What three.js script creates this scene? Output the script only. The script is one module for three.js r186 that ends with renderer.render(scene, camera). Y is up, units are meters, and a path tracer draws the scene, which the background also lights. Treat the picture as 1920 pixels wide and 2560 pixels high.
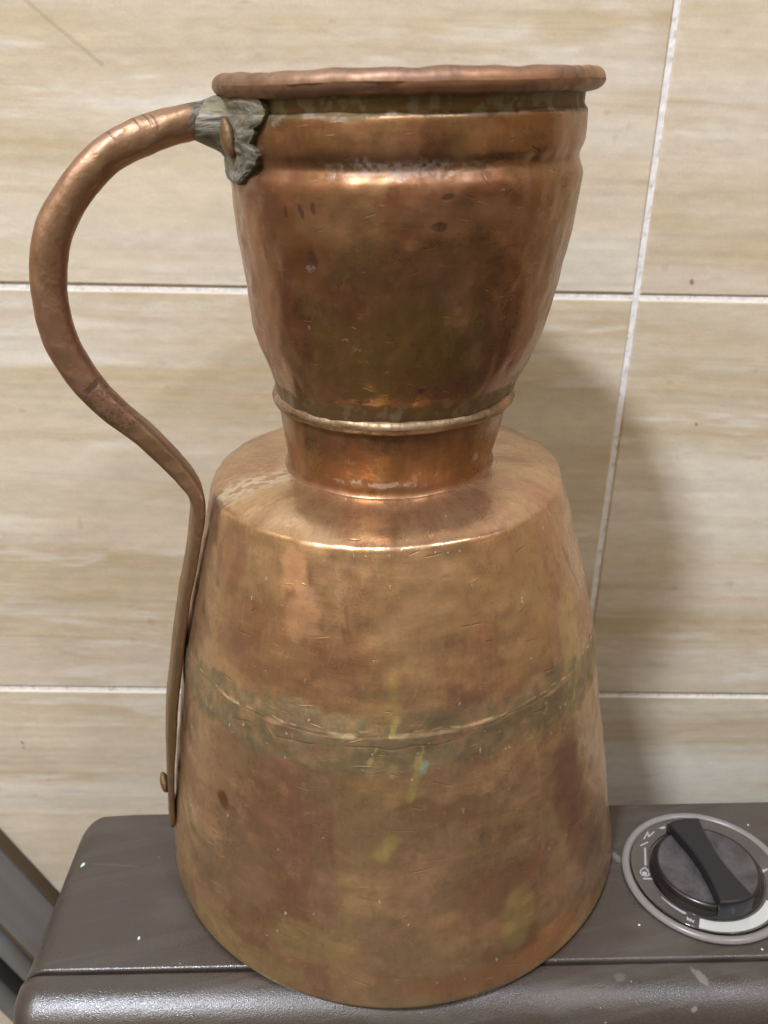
import * as THREE from 'three';
import { RectAreaLightUniformsLib } from 'three/addons/lights/RectAreaLightUniformsLib.js';
import { mergeGeometries, mergeVertices, toCreasedNormals } from 'three/addons/utils/BufferGeometryUtils.js';
RectAreaLightUniformsLib.init();

/* ---------- camera, lamps, exposure ---------- */
const scene = new THREE.Scene();
const camera = new THREE.PerspectiveCamera(59.78, 0.75, 0.02, 30);
camera.rotation.order = 'YXZ';
camera.position.set(-0.0031, 0.3661, 0.3804);
camera.rotation.set(-0.44625, 0, -0.0202);
camera.focus = 0.37; camera.userData.fStop = 14;
scene.add(camera);
scene.background = new THREE.Color(0x000000);
const renderer = new THREE.WebGLRenderer({ antialias: true });
renderer.shadowMap.enabled = true;
renderer.toneMapping = THREE.LinearToneMapping;
renderer.toneMappingExposure = 1.0;
const ROOM = { x0: -2.4, x1: 2.4, y0: -0.78, y1: 3.3, z1: 2.8 };
// x, z, width, depth, radiance of the ceiling lamps
const LAMPS = [[-1.2, 1.86, 0.32, 0.32, 620], [1.6, 1.75, 0.32, 0.09, 620]];
const LAMP_COLOR = new THREE.Color().setRGB(0.92, 0.97, 1.08);

/* ---------- helpers ---------- */
const R = Math.PI / 180;
const mix = (a, b, t) => a + (b - a) * t, clamp = (x, a = 0, b = 1) => Math.min(b, Math.max(a, x));
const ss = (a, b, x) => { const t = clamp((x - a) / (b - a)); return t * t * (3 - 2 * t); };
function rng(seed) { let s = seed >>> 0; return () => { s = (s + 0x6D2B79F5) >>> 0; let t = s; t = Math.imul(t ^ (t >>> 15), t | 1); t ^= t + Math.imul(t ^ (t >>> 7), t | 61); return ((t ^ (t >>> 14)) >>> 0) / 4294967296; }; }
const TAB = new Float32Array(65536); { const r = rng(77); for (let i = 0; i < 65536; i++) TAB[i] = r(); }
const lat = (x, y, s) => TAB[(Math.imul(x, 374761393) + Math.imul(y, 668265263) + Math.imul(s, 1442695041) ^ (Math.imul(x ^ (y << 7), 1274126177) >>> 13)) >>> 7 & 65535];
function vn(x, y, s = 0, px = 0) {            // value noise 0..1, px = period in x
  let xi = Math.floor(x), yi = Math.floor(y); const fx = x - xi, fy = y - yi;
  let x2 = xi + 1; if (px) { xi = ((xi % px) + px) % px; x2 = (xi + 1) % px; }
  const u = fx * fx * (3 - 2 * fx), v = fy * fy * (3 - 2 * fy);
  return mix(mix(lat(xi, yi, s), lat(x2, yi, s), u), mix(lat(xi, yi + 1, s), lat(x2, yi + 1, s), u), v);
}
function fbm(x, y, s = 0, oct = 4, px = 0) { let a = 0, w = 0.5, t = 0; for (let i = 0; i < oct; i++) { a += w * vn(x, y, s + i * 17, px); t += w; w *= 0.5; x *= 2; y *= 2; px *= 2; } return a / t; }
const toS = c => 255 * (c <= 0.0031308 ? 12.92 * c : 1.055 * Math.pow(c, 1 / 2.4) - 0.055);
function tex(data, w, h, srgb, rep) {
  const t = new THREE.DataTexture(data, w, h, THREE.RGBAFormat, THREE.UnsignedByteType);
  t.magFilter = THREE.LinearFilter; t.minFilter = THREE.LinearMipmapLinearFilter; t.generateMipmaps = true;
  t.wrapS = t.wrapT = rep ? THREE.RepeatWrapping : THREE.ClampToEdgeWrapping; if (rep === 'x') t.wrapT = THREE.ClampToEdgeWrapping;
  if (srgb) t.colorSpace = THREE.SRGBColorSpace; t.needsUpdate = true; return t;
}
function bake(w, h, rep, fn) {                // fn(u, v, out) -> out = [r, g, b linear, roughness, bump 0..1, metal]
  const c = new Uint8Array(w * h * 4), rm = new Uint8Array(w * h * 4), b = new Uint8Array(w * h * 4), o = [0, 0, 0, 0.5, 0.5, 0];
  for (let j = 0; j < h; j++) for (let i = 0; i < w; i++) {
    fn((i + 0.5) / w, (j + 0.5) / h, o); const k = (j * w + i) * 4;
    c[k] = toS(clamp(o[0])); c[k + 1] = toS(clamp(o[1])); c[k + 2] = toS(clamp(o[2]));
    rm[k] = 255; rm[k + 1] = 255 * clamp(o[3]); rm[k + 2] = 255 * clamp(o[5]); b[k] = b[k + 1] = b[k + 2] = 255 * clamp(o[4]); c[k + 3] = rm[k + 3] = b[k + 3] = 255;
  }
  return { map: tex(c, w, h, true, rep), rm: tex(rm, w, h, false, rep), bump: tex(b, w, h, false, rep) };
}
function mesh(name, geo, mat, parent) { const m = new THREE.Mesh(geo, mat); m.name = name; m.castShadow = m.receiveShadow = true; (parent || scene).add(m); return m; }
function group(name, parent) { const g = new THREE.Group(); g.name = name; (parent || scene).add(g); return g; }
const tag = (o, label, category) => { o.userData.label = label; o.userData.category = category; return o; };
const struct = o => { o.userData.kind = 'structure'; return o; };
const lerpTab = (T, x) => { if (x <= T[0][0]) return T[0][1]; for (let i = 1; i < T.length; i++) if (x <= T[i][0]) return mix(T[i - 1][1], T[i][1], (x - T[i - 1][0]) / (T[i][0] - T[i - 1][0])); return T[T.length - 1][1]; };
function gridGeo(nu, nv, fn, closeU) {        // fn(i/nu, j/nv) -> [x, y, z, u, v]
  const pos = [], uv = [], idx = [];
  for (let j = 0; j <= nv; j++) for (let i = 0; i <= nu; i++) { const p = fn(i / nu, j / nv); pos.push(p[0], p[1], p[2]); uv.push(p[3], p[4]); }
  for (let j = 0; j < nv; j++) for (let i = 0; i < nu; i++) { const a = j * (nu + 1) + i, b = a + 1, c = a + nu + 1, d = c + 1; idx.push(a, b, d, a, d, c); }
  const g = new THREE.BufferGeometry();
  g.setAttribute('position', new THREE.Float32BufferAttribute(pos, 3)); g.setAttribute('uv', new THREE.Float32BufferAttribute(uv, 2)); 
  if (closeU) { let vol = 0; for (let i = 0; i < idx.length; i += 3) { const a = 3 * idx[i], b = 3 * idx[i + 1], c = 3 * idx[i + 2]; vol += pos[a] * (pos[b + 1] * pos[c + 2] - pos[b + 2] * pos[c + 1]) - pos[a + 1] * (pos[b] * pos[c + 2] - pos[b + 2] * pos[c]) + pos[a + 2] * (pos[b] * pos[c + 1] - pos[b + 1] * pos[c]); } if (vol < 0) for (let i = 0; i < idx.length; i += 3) { const t = idx[i]; idx[i] = idx[i + 1]; idx[i + 1] = t; } }
  g.setIndex(idx); g.computeVertexNormals();
  if (closeU) { const n = g.attributes.normal; for (let j = 0; j <= nv; j++) { const a = j * (nu + 1), b = a + nu; const v = new THREE.Vector3(n.getX(a) + n.getX(b), n.getY(a) + n.getY(b), n.getZ(a) + n.getZ(b)).normalize(); n.setXYZ(a, v.x, v.y, v.z); n.setXYZ(b, v.x, v.y, v.z); } }
  return g;
}

/* ---------- room: tiled wall, and the plain room whose lamps, floor and walls the metal mirrors ---------- */
const WROT = -0.0371, WZ = -0.165;
const wall = struct(group('wall')); wall.position.set(0, 0, WZ); wall.rotation.z = WROT;
function tileTex(seed, crack) {
  const S = seed * 131;
  const pal = [[0.625, 0.56, 0.44], [0.50, 0.405, 0.265], [0.60, 0.525, 0.425], [0.68, 0.655, 0.59], [0.53, 0.48, 0.37]];
  return bake(1024, 512, false, (u, v, o) => {
    const x = u * 0.596, y = v * 0.294;       // metres
    const wy = y + 0.010 * (fbm(x * 5, y * 9, S + 1, 3) - 0.5);
    const a = fbm(x * 2.6, wy * 38, S + 2, 5), b = fbm(x * 6 + 3, wy * 110, S + 3, 5), c = fbm(x * 2.0, wy * 13, S + 4, 4), d = fbm(x * 110, y * 300, S + 5, 4), e = fbm(x * 26, wy * 140, S + 6, 4), f = fbm(x * 16, wy * 120, S + 12, 5), g = vn(x * 1100, y * 1100, S + 7), L = fbm(x * 5, wy * 300, S + 14, 4);
    const tan = ss(0.40, 0.68, a * 0.7 + 0.3 * f), pink = ss(0.40, 0.7, c), olive = ss(0.42, 0.72, b * 0.6 + 0.4 * L), white = ss(0.52, 0.72, e * 0.5 + 0.5 * f) * ss(0.42, 0.6, fbm(x * 3, wy * 26, S + 8, 3)), band = ss(0.42, 0.66, fbm(x * 1.6, wy * 20, S + 13, 4));
    for (let k = 0; k < 3; k++) {
      let q = pal[0][k]; q = mix(q, pal[2][k], pink * 0.7); q = mix(q, pal[1][k], tan * 0.9); q = mix(q, pal[4][k], olive * 0.6); q = mix(q, pal[3][k], clamp(0.6 * white + 0.55 * band * (1 - 0.8 * tan)));
      o[k] = q * (1.0 + 0.17 * (d - 0.5) + 0.22 * (L - 0.5) + 0.12 * (f - 0.5) + 0.06 * (g - 0.5));
    }
    const fl = ss(0.84, 0.92, fbm(x * 75, y * 120, S + 9, 2)) * 0.22, vein = (1 - ss(0.0, 0.02, Math.abs(fbm(x * 2.6, wy * 24, S + 10, 4) - 0.5))) * ss(0.45, 0.65, vn(x * 7, y * 20, S + 11)) * 0.13 * (0.4 + d);
    const dk = clamp(fl + vein); o[0] = mix(o[0], 0.30, dk); o[1] = mix(o[1], 0.21, dk); o[2] = mix(o[2], 0.12, dk);
    o[3] = 0.40 + 0.12 * d; o[4] = 0.5 + 0.25 * (d - 0.5) + 0.12 * (g - 0.5); o[5] = 0;
    if (crack) for (const [u0, v0, u1, v1, wd, st] of crack) {
      const dx = u1 - u0, dy = v1 - v0, t = clamp(((x - u0) * dx + (y - v0) * dy) / (dx * dx + dy * dy)), dd = Math.hypot(x - u0 - dx * t, y - v0 - dy * t) + 0.0006 * (vn(x * 300, y * 300, 5) - 0.5);
      const q = (1 - ss(wd * 0.4, wd, dd)) * st; o[0] = mix(o[0], 0.22, q); o[1] = mix(o[1], 0.15, q); o[2] = mix(o[2], 0.085, q);
    }
  });
}
const XG = 0.1443, Y1 = 0.2528, PV = 0.298, PU = 0.6, GR = 0.004;
{
  const tw = PU - GR, th = PV - GR, bev = 0.0012;
  const sh = new THREE.Shape(); const rr = 0.0012;
  sh.moveTo(-tw / 2 + bev, -th / 2 + bev); sh.lineTo(tw / 2 - bev, -th / 2 + bev); sh.lineTo(tw / 2 - bev, th / 2 - bev); sh.lineTo(-tw / 2 + bev, th / 2 - bev); sh.closePath();
  const tg = new THREE.ExtrudeGeometry(sh, { depth: 0.006, bevelEnabled: true, bevelSize: bev, bevelThickness: bev, bevelSegments: 3 });
  tg.translate(0, 0, -0.006 - bev);
  { const p = tg.attributes.position, uv = tg.attributes.uv; for (let i = 0; i < p.count; i++) uv.setXY(i, p.getX(i) / tw + 0.5, p.getY(i) / th + 0.5); }
  const mats = {};
  // marks seen on single tiles: a diagonal hairline, small brown specks (metres from the tile's lower left corner)
  const cu = (c) => XG + c * PU + GR / 2, cv = (r) => Y1 + r * PV + GR / 2;
  const marks = {
    '-1,0': [[-0.21 - cu(-1), 0.409 - cv(0), -0.166 - cu(-1), 0.3735 - cv(0), 0.0015, 0.26]],
    '0,0': [[0.1763 - cu(0), 0.2636 - cv(0), 0.1768 - cu(0), 0.2622 - cv(0), 0.0016, 0.8]],
    '0,-1': [[0.1945 - cu(0), 0.1716 - cv(-1), 0.1949 - cu(0), 0.1708 - cv(-1), 0.0011, 0.8]],
    '-1,-2': [[-0.2825 - cu(-1), -0.0955 - cv(-2), -0.2818 - cu(-1), -0.0968 - cv(-2), 0.0012, 0.8], [-0.2817 - cu(-1), -0.100 - cv(-2), -0.2815 - cu(-1), -0.1015 - cv(-2), 0.0009, 0.6]],
  };
  let n = 0;
  for (let r = -4; r <= 11; r++) for (let c = -4; c <= 3; c++) {
    const key = c + ',' + r, seen = (c === -1 || c === 0) && r <= 0 && r >= -2;
    const id = seen ? key : 'far' + ((c * 7 + r * 3 + 70) % 2);
    if (!mats[id]) { n++; const t = tileTex(n + 3, marks[id]); mats[id] = new THREE.MeshPhysicalMaterial({ map: t.map, roughnessMap: t.rm, roughness: 1, bumpMap: t.bump, bumpScale: 0.0004, metalness: 0 }); }
    const m = mesh('tile', tg, mats[id], wall);
    m.position.set(XG + c * PU + PU / 2, Y1 + r * PV + PV / 2 + (c === 0 && r === 0 ? -0.0006 : 0), (seen ? ((c + 3 * r) % 2 ? 0.0002 : -0.0002) : 0));
  }
  const gt = bake(512, 512, true, (u, v, o) => { const a = fbm(u * 60, v * 60, 91, 3), b = ss(0.62, 0.75, fbm(u * 40, v * 40, 95, 3)); const q = 0.66 + 0.2 * a; o[0] = q * (1 - 0.2 * b); o[1] = q * (1 - 0.21 * b); o[2] = q * (1.0 - 0.22 * b); o[3] = 0.9; o[4] = a; o[5] = 0; });
  for (const k of ['map', 'rm', 'bump']) gt[k].repeat.set(30, 20);
  const grout = mesh('grout', new THREE.BoxGeometry(5.0, 4.8, 0.03), new THREE.MeshStandardMaterial({ map: gt.map, roughness: 0.9, bumpMap: gt.bump, bumpScale: 0.0006 }), wall);
  grout.position.set(0, 1.3, -0.0163);
}
const plain = (c, r = 0.8) => new THREE.MeshStandardMaterial({ color: new THREE.Color().setRGB(...c), roughness: r });
{
  const { x0, x1, y0, y1, z1 } = ROOM, zb = WZ - 0.05, D = z1 - zb, W = x1 - x0, H = y1 - y0;
  const box = (name, w, h, d, x, y, z, m) => { const b = struct(mesh(name, new THREE.BoxGeometry(w, h, d), m)); b.position.set(x, y, z); };
  box('floor', W + 0.2, 0.1, D + 0.2, 0, y0 - 0.05, (zb + z1) / 2, plain([0.05, 0.04, 0.03], 0.5));
  box('ceiling', W + 0.2, 0.1, D + 0.2, 0, y1 + 0.05, (zb + z1) / 2, plain([0.48, 0.42, 0.33]));
  box('wall_left', 0.1, H, D, x0 - 0.05, (y0 + y1) / 2, (zb + z1) / 2, plain([0.45, 0.34, 0.19], 0.5));
  box('wall_right', 0.1, H, D, x1 + 0.05, (y0 + y1) / 2, (zb + z1) / 2, plain([0.45, 0.34, 0.19], 0.5));
  box('wall_front', W + 0.2, H, 0.1, 0, (y0 + y1) / 2, z1 + 0.05, plain([0.38, 0.285, 0.16], 0.5));
  LAMPS.forEach(([x, z, w, d, L], i) => {
    const g = group('ceiling_lamp' + (i ? '_001' : '')); g.position.set(x, y1 - 0.045, z);
    tag(g, i ? 'narrow white strip lamp on the ceiling, to the right in front of the jug' : 'square white panel lamp on the ceiling, to the left in front of the jug', 'lamp');
    const f = mesh('lamp_frame', new THREE.BoxGeometry(w + 0.03, 0.04, d + 0.03), plain([0.7, 0.7, 0.7], 0.4), g); f.position.y = 0.022;
    const e = mesh('lamp_panel', new THREE.BoxGeometry(w, 0.006, d), new THREE.MeshStandardMaterial({ color: 0x111111, emissive: LAMP_COLOR, emissiveIntensity: 3, roughness: 0.6 }), g); e.position.y = -0.002;
    const l = new THREE.RectAreaLight(LAMP_COLOR, L, w, d); l.name = 'lamp_light'; l.position.set(x, y1 - 0.055, z); l.rotation.x = -Math.PI / 2; scene.add(l);
  });
}

/* ---------- heater: brown steel cabinet the jug stands on ---------- */
const heater = group('heater'); heater.position.set(0, 0, 0);
tag(heater, 'brown painted metal heater cabinet with rounded corners, under the copper jug', 'heater');
function panel(xl, xr, R, prof, skirt, rBack, rFront) {   // a folded sheet: prof (z, y) from the back edge to the front, its left end rounded over
  const cols = [[xl, R, 1]]; for (let i = 0; i <= 10; i++) { const t = i / 10 * Math.PI / 2; cols.push([xl + R * (1 - Math.cos(t)), R * (1 - Math.sin(t)), 0]); }
  const xs = xl + R; for (let i = 1; i <= 40; i++) cols.push([mix(xs, xr, i / 40), 0, 0]);
  const plan = (x, r) => { const d = x - xl; return d >= r ? 0 : r - Math.sqrt(Math.max(0, r * r - (r - d) * (r - d))); };
  const z0 = prof[0][0], z1 = prof[prof.length - 1][0], g = new THREE.BufferGeometry(), pos = [], uv = [], idx = [], m = prof.length;
  for (const [x, dl, low] of cols) prof.forEach(([z, y]) => { const t = (z - z0) / (z1 - z0), zz = z + plan(x, rBack) * (1 - t) - plan(x, rFront) * ss(0.2, 1, t); const yy = low ? -skirt : Math.max(-skirt, y - dl); pos.push(x, yy, zz); uv.push(x, z - y); });
  for (let i = 0; i < cols.length - 1; i++) for (let j = 0; j < m - 1; j++) { const p = i * m + j, q = p + m; idx.push(p, p + 1, q, p + 1, q + 1, q); }
  g.setAttribute('position', new THREE.Float32BufferAttribute(pos, 3)); g.setAttribute('uv', new THREE.Float32BufferAttribute(uv, 2)); g.setIndex(idx);
  g.scale(1000, 1000, 1000); const c = toCreasedNormals(g, 0.75); c.scale(0.001, 0.001, 0.001); return c;   // its welding works to a hundredth of a unit
}
function edgeProf(z0, z1, top, rb, rf, skirt) {
  const p = [[z0, -skirt]]; for (let i = 0; i <= 6; i++) { const t = i / 6 * Math.PI / 2; p.push([z0 + rb * (1 - Math.cos(t)), top - rb * (1 - Math.sin(t))]); }
  for (let i = 1; i < 8; i++) p.push([mix(z0 + rb, z1 - rf, i / 8), top]);
  const n = rf > 0.01 ? 20 : 8; for (let i = 0; i <= n; i++) { const t = i / n * Math.PI / 2; p.push([z1 - rf * (1 - Math.sin(t)), top - rf * (1 - Math.cos(t))]); } p.push([z1, -skirt]); return p;
}
const HU0 = -0.2, HUW = 0.5, HV0 = -0.05, HVH = 0.25;   // the paint texture covers this patch, in metres
const paint = bake(2048, 1024, true, (u, v, o) => {
  const x = HU0 + u * HUW, z = HV0 + v * HVH;
  const a = fbm(x * 25, z * 25, 201, 4), g = vn(x * 1500, z * 1500, 202), g2 = vn(x * 700, z * 700, 203), b = fbm(x * 8, z * 8, 207, 3);
  const q = 0.92 + 0.12 * a + 0.14 * (g - 0.5); o[0] = 0.042 * q; o[1] = 0.0335 * q; o[2] = 0.0285 * q;
  o[3] = 0.28 + 0.08 * a + 0.08 * (g - 0.5) + 0.05 * b; o[4] = 0.5 + 0.12 * (g2 - 0.5) + 0.85 * (lat(Math.floor(u * 2048), Math.floor(v * 1024), 209) - 0.5); o[5] = 0.0;
  { const sm = ss(0.5, 0.72, fbm(x * 18 + z * 30, z * 55 - x * 12, 231, 5)) * 0.45, wp = ss(0.55, 0.75, fbm(x * 14, z * 260 + x * 60, 233, 4)) * 0.3, dk = clamp(sm + wp); o[0] = mix(o[0], 0.072, dk); o[1] = mix(o[1], 0.062, dk); o[2] = mix(o[2], 0.055, dk); o[3] += 0.12 * dk; const r2 = ss(0.52, 0.7, fbm(x * 40, z * 40, 235, 4)); o[3] += 0.06 * (r2 - 0.4); }
  const put = (cx, cz, rx, rz, rot, c, s, seed) => { const c0 = Math.cos(rot), s0 = Math.sin(rot), dx = ((x - cx) * c0 + (z - cz) * s0) / rx, dz = (-(x - cx) * s0 + (z - cz) * c0) / rz; const d2 = dx * dx + dz * dz; if (d2 > 2.2) return; const k = (1 - ss(0.6, 1.05, Math.sqrt(d2) + 0.6 * (fbm(x * 600, z * 600, seed, 3) - 0.5))) * s; for (let i = 0; i < 3; i++) o[i] = mix(o[i], c[i], k); o[3] = mix(o[3], 0.75, k); };
  put(-0.1651, 0.0359, 0.0011, 0.0017, 0.2, [0.45, 0.62, 0.47], 1, 1);
  put(-0.1246, 0.0827, 0.0006, 0.0011, 0, [0.8, 0.78, 0.75], 1, 2);
  put(0.1156, 0.0808, 0.0006, 0.0006, 0, [0.8, 0.78, 0.75], 1, 3); put(0.1914, 0.0186, 0.0006, 0.0006, 0, [0.8, 0.78, 0.75], 1, 4);
  put(0.0905, 0.0655, 0.0006, 0.0006, 0, [0.7, 0.68, 0.66], 1, 5); put(0.169, 0.0955, 0.0005, 0.0006, 0, [0.8, 0.78, 0.75], 1, 6);
  put(0.1134, 0.0369, 0.0022, 0.0075, -0.5, [0.22, 0.20, 0.19], 0.4, 7);
  put(0.1365, 0.1095, 0.0025, 0.0065, -0.5, [0.19, 0.175, 0.16], 0.5, 8); put(0.131, 0.127, 0.0015, 0.002, 0.4, [0.2, 0.2, 0.18], 0.5, 9); put(0.1, 0.1085, 0.003, 0.003, 0.4, [0.11, 0.095, 0.085], 0.4, 10);
  put(-0.147, 0.0375, 0.016, 0.0007, 0.12, [0.12, 0.11, 0.10], 0.35, 11);
  // scattered dust specks
  const sx = Math.floor(x * 140), sz = Math.floor(z * 140), h1 = lat(sx, sz, 301), h2 = lat(sx, sz, 302), h3 = lat(sx, sz, 303); if (h3 > 0.965) put((sx + h1) / 140, (sz + h2) / 140, 0.00028 + 0.0004 * h1, 0.00028 + 0.0004 * h2, 0, [0.26, 0.24, 0.21], 0.6, 12);
});
for (const k of ['map', 'rm', 'bump']) { paint[k].repeat.set(1 / HUW, 1 / HVH); paint[k].offset.set(-HU0 / HUW, -HV0 / HVH); }
const paintMat = new THREE.MeshPhysicalMaterial({ map: paint.map, roughnessMap: paint.rm, roughness: 1, bumpMap: paint.bump, bumpScale: 0.0001, metalness: 0, ior: 1.6 });
const X1 = 0.5;
mesh('top_panel', panel(-0.1755, X1, 0.012, edgeProf(0.0005, 0.0992, 0, 0.0025, 0.0017, 0.03), 0.03, 0.018, 0.003), paintMat, heater);
mesh('front_panel', panel(-0.1775, X1, 0.013, edgeProf(0.1004, 0.1248, -0.0008, 0.0013, 0.0228, 0.5), 0.5, 0.001, 0.011), paintMat, heater);
{ const b = new THREE.BoxGeometry(X1 + 0.172, 0.5, 0.0965); b.translate((X1 - 0.172) / 2, -0.262, 0.0505); mesh('cabinet_body', b, plain([0.05, 0.04, 0.032], 0.45), heater); }

// control dial: printed plate under a clear raised rim, black knob with a waisted grip
{
  const dial = group('control_dial', heater); dial.position.set(0.1568, 0, 0.0520);
  const N = 1024, cv = document.createElement('canvas'); cv.width = cv.height = N; const c = cv.getContext('2d'), K = N / 0.084;
  c.fillStyle = '#4d4644'; c.fillRect(0, 0, N, N);
  const P = (x, z) => [(x - 0.1568) * K + N / 2, (z - 0.0520) * K + N / 2];
  { const r = rng(9); for (let i = 0; i < 2600; i++) { const a = r() * 6.28, q = (0.026 + 0.015 * r()) * K; c.fillStyle = r() > 0.5 ? 'rgba(150,145,150,0.10)' : 'rgba(30,26,26,0.13)'; c.beginPath(); c.arc(N / 2 + q * Math.cos(a), N / 2 + q * Math.sin(a), 1 + 5 * r(), 0, 7); c.fill(); } }
  // white strip printed round the front, from its left end on to the right
  { const a0 = Math.atan2(0.0835 - 0.052, 0.1432 - 0.1568); c.strokeStyle = '#e9ebe6'; c.lineWidth = 0.0056 * K; c.beginPath(); c.arc(N / 2, N / 2, 0.0325 * K, a0, a0 - 1.35, true); c.stroke(); }
  c.strokeStyle = c.fillStyle = '#d3d6da'; c.lineCap = 'round';
  const line = (w, ...p) => { c.lineWidth = w * K; c.beginPath(); p.forEach((q, i) => i ? c.lineTo(...P(...q)) : c.moveTo(...P(...q))); c.stroke(); };
  line(0.0007, [0.1422, 0.0216], [0.1440, 0.0208], [0.1452, 0.0205]); line(0.0013, [0.1436, 0.0216], [0.1446, 0.0213]);
  line(0.0007, [0.1318, 0.0288], [0.1350, 0.0243], [0.1348, 0.0272], [0.1385, 0.0240]);           // N
  for (let i = 0; i < 4; i++) line(0.0009, [0.1290 + i * 0.0012, 0.0332 - i * 0.0006], [0.1294 + i * 0.0012, 0.0330 - i * 0.0006]);
  line(0.0009, [0.1306, 0.0352], [0.1278, 0.0462]);
  { const [x, z] = P(0.1262, 0.0508); c.save(); c.translate(x, z); c.rotate(0.3); c.lineWidth = 0.0006 * K; c.beginPath(); c.moveTo(0, -0.0030 * K); c.bezierCurveTo(0.0034 * K, 0, 0.0022 * K, 0.0026 * K, 0, 0.0026 * K); c.bezierCurveTo(-0.0022 * K, 0.0026 * K, -0.0034 * K, 0, 0, -0.0030 * K); c.stroke(); c.beginPath(); c.arc(0, 0.0009 * K, 0.0012 * K, 0, 7); c.fill(); c.restore(); }
  line(0.0009, [0.1246, 0.0550], [0.1297, 0.0552]);
  { const pts = []; for (let i = 0; i <= 14; i++) { const t = i / 14, a = mix(Math.atan2(0.0660 - 0.052, 0.1313 - 0.1568), Math.atan2(0.0768 - 0.052, 0.1382 - 0.1568), t); pts.push([0.1568 + 0.0302 * Math.cos(a), 0.052 + 0.0302 * Math.sin(a)]); } pts.forEach((q, i) => { if (i) line(0.0005 + 0.0010 * i / 14, pts[i - 1], q); }); }
  line(0.0007, [0.1388, 0.0800], [0.1392, 0.0788], [0.1398, 0.0806], [0.1404, 0.0796], [0.1410, 0.0814], [0.1416, 0.0806]);
  line(0.0010, [0.1862, 0.0520], [0.1888, 0.0506]); line(0.0008, [0.1868, 0.0508], [0.1864, 0.0522]);
  const pt = new THREE.CanvasTexture(cv); pt.colorSpace = THREE.SRGBColorSpace; pt.anisotropy = 8;
  const disc = new THREE.CylinderGeometry(0.0382, 0.0382, 0.0012, 96, 1); disc.translate(0, 0.0008, 0);
  { const p = disc.attributes.position, uv = disc.attributes.uv; for (let i = 0; i < p.count; i++) uv.setXY(i, p.getX(i) / 0.084 + 0.5, 0.5 - p.getZ(i) / 0.084); }
  mesh('dial_plate', disc, new THREE.MeshPhysicalMaterial({ map: pt, roughness: 0.45 }), dial);
  const lathe = (pts, seg = 128) => new THREE.LatheGeometry(pts.map(p => new THREE.Vector2(p[0] / 1000, p[1] / 1000)), seg);
  const clear = new THREE.MeshPhysicalMaterial({ color: 0xffffff, transmission: 1, thickness: 0.003, ior: 1.49, roughness: 0.12, attenuationColor: new THREE.Color(0.85, 0.87, 0.9), attenuationDistance: 0.03 });
  const milky = new THREE.MeshPhysicalMaterial({ color: new THREE.Color().setRGB(0.42, 0.40, 0.39), transmission: 0.6, thickness: 0.003, ior: 1.49, roughness: 0.28 });
  mesh('clear_rim', lathe([[37.4, 0.3], [37.4, 1.7], [37.9, 2.5], [38.8, 2.9], [39.8, 2.9], [40.7, 2.4], [41.3, 1.4], [41.4, 0.3], [37.4, 0.3]].reverse()), milky, dial);
  mesh('clear_cover', lathe([[28.6, 1.6], [28.6, 2.3], [29.0, 2.6], [35.6, 2.6], [36.3, 2.9], [36.9, 2.5], [37.2, 1.6], [28.6, 1.6]].reverse()), clear, dial);
  const kn = bake(512, 512, false, (u, v, o) => { const a = fbm(u * 9, v * 9, 401, 4), b = fbm(u * 60, v * 60, 402, 3), d = clamp(0.35 + 1.2 * (a - 0.4) + 0.5 * (b - 0.5)); o[0] = mix(0.022, 0.085, d); o[1] = mix(0.021, 0.078, d); o[2] = mix(0.022, 0.082, d); o[3] = 0.30 + 0.3 * d; o[4] = b; o[5] = 0; });
  const black = new THREE.MeshPhysicalMaterial({ color: new THREE.Color().setRGB(0.007, 0.007, 0.009), roughness: 0.26, clearcoat: 0.3, clearcoatRoughness: 0.3 });
  const knob = group('knob', dial); knob.position.set(-0.0003, 0, 0.0012);
  mesh('skirt', lathe([[27.6, 0.6], [27.6, 3.0], [27.2, 4.4], [26.6, 5.0], [26.2, 6.0], [25.8, 7.4], [25.2, 8.3], [24.4, 8.7], [23.8, 8.5]]), black, knob);
  const face = new THREE.CircleGeometry(0.0241, 96); face.rotateX(-Math.PI / 2); face.translate(0, 0.0085, 0);
  mesh('face', face, new THREE.MeshPhysicalMaterial({ map: kn.map, roughnessMap: kn.rm, roughness: 1, bumpMap: kn.bump, bumpScale: 0.0001 }), knob);
  const s = new THREE.Shape(), w = t => 0.0043 + 0.0030 * Math.pow(Math.abs(t), 1.7), L = 0.0255, n = 24;
  for (let i = 0; i <= n; i++) { const t = -1 + 2 * i / n; (i ? s.lineTo(w(t), t * L * 0.97) : s.moveTo(w(t), t * L * 0.97)); }
  for (let i = 1; i < 8; i++) { const t = 1 - 2 * i / 8; s.lineTo(w(1) * t, L * (0.97 + 0.045 * (1 - t * t))); }
  for (let i = n; i >= 0; i--) { const t = -1 + 2 * i / n; s.lineTo(-w(t), t * L * 0.97); }
  for (let i = 1; i < 8; i++) { const t = -1 + 2 * i / 8; s.lineTo(w(1) * t, -L * (0.97 + 0.045 * (1 - t * t))); }
  const gg = new THREE.ExtrudeGeometry(s, { depth: 0.0080, bevelEnabled: true, bevelSize: 0.0016, bevelThickness: 0.0016, bevelSegments: 5, curveSegments: 24 });
  gg.rotateX(-Math.PI / 2); gg.rotateY(0.19); gg.translate(0, 0.0042, 0);
  mesh('grip', gg, new THREE.MeshPhysicalMaterial({ color: new THREE.Color().setRGB(0.009, 0.009, 0.012), roughness: 0.34 }), knob);
}

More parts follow.
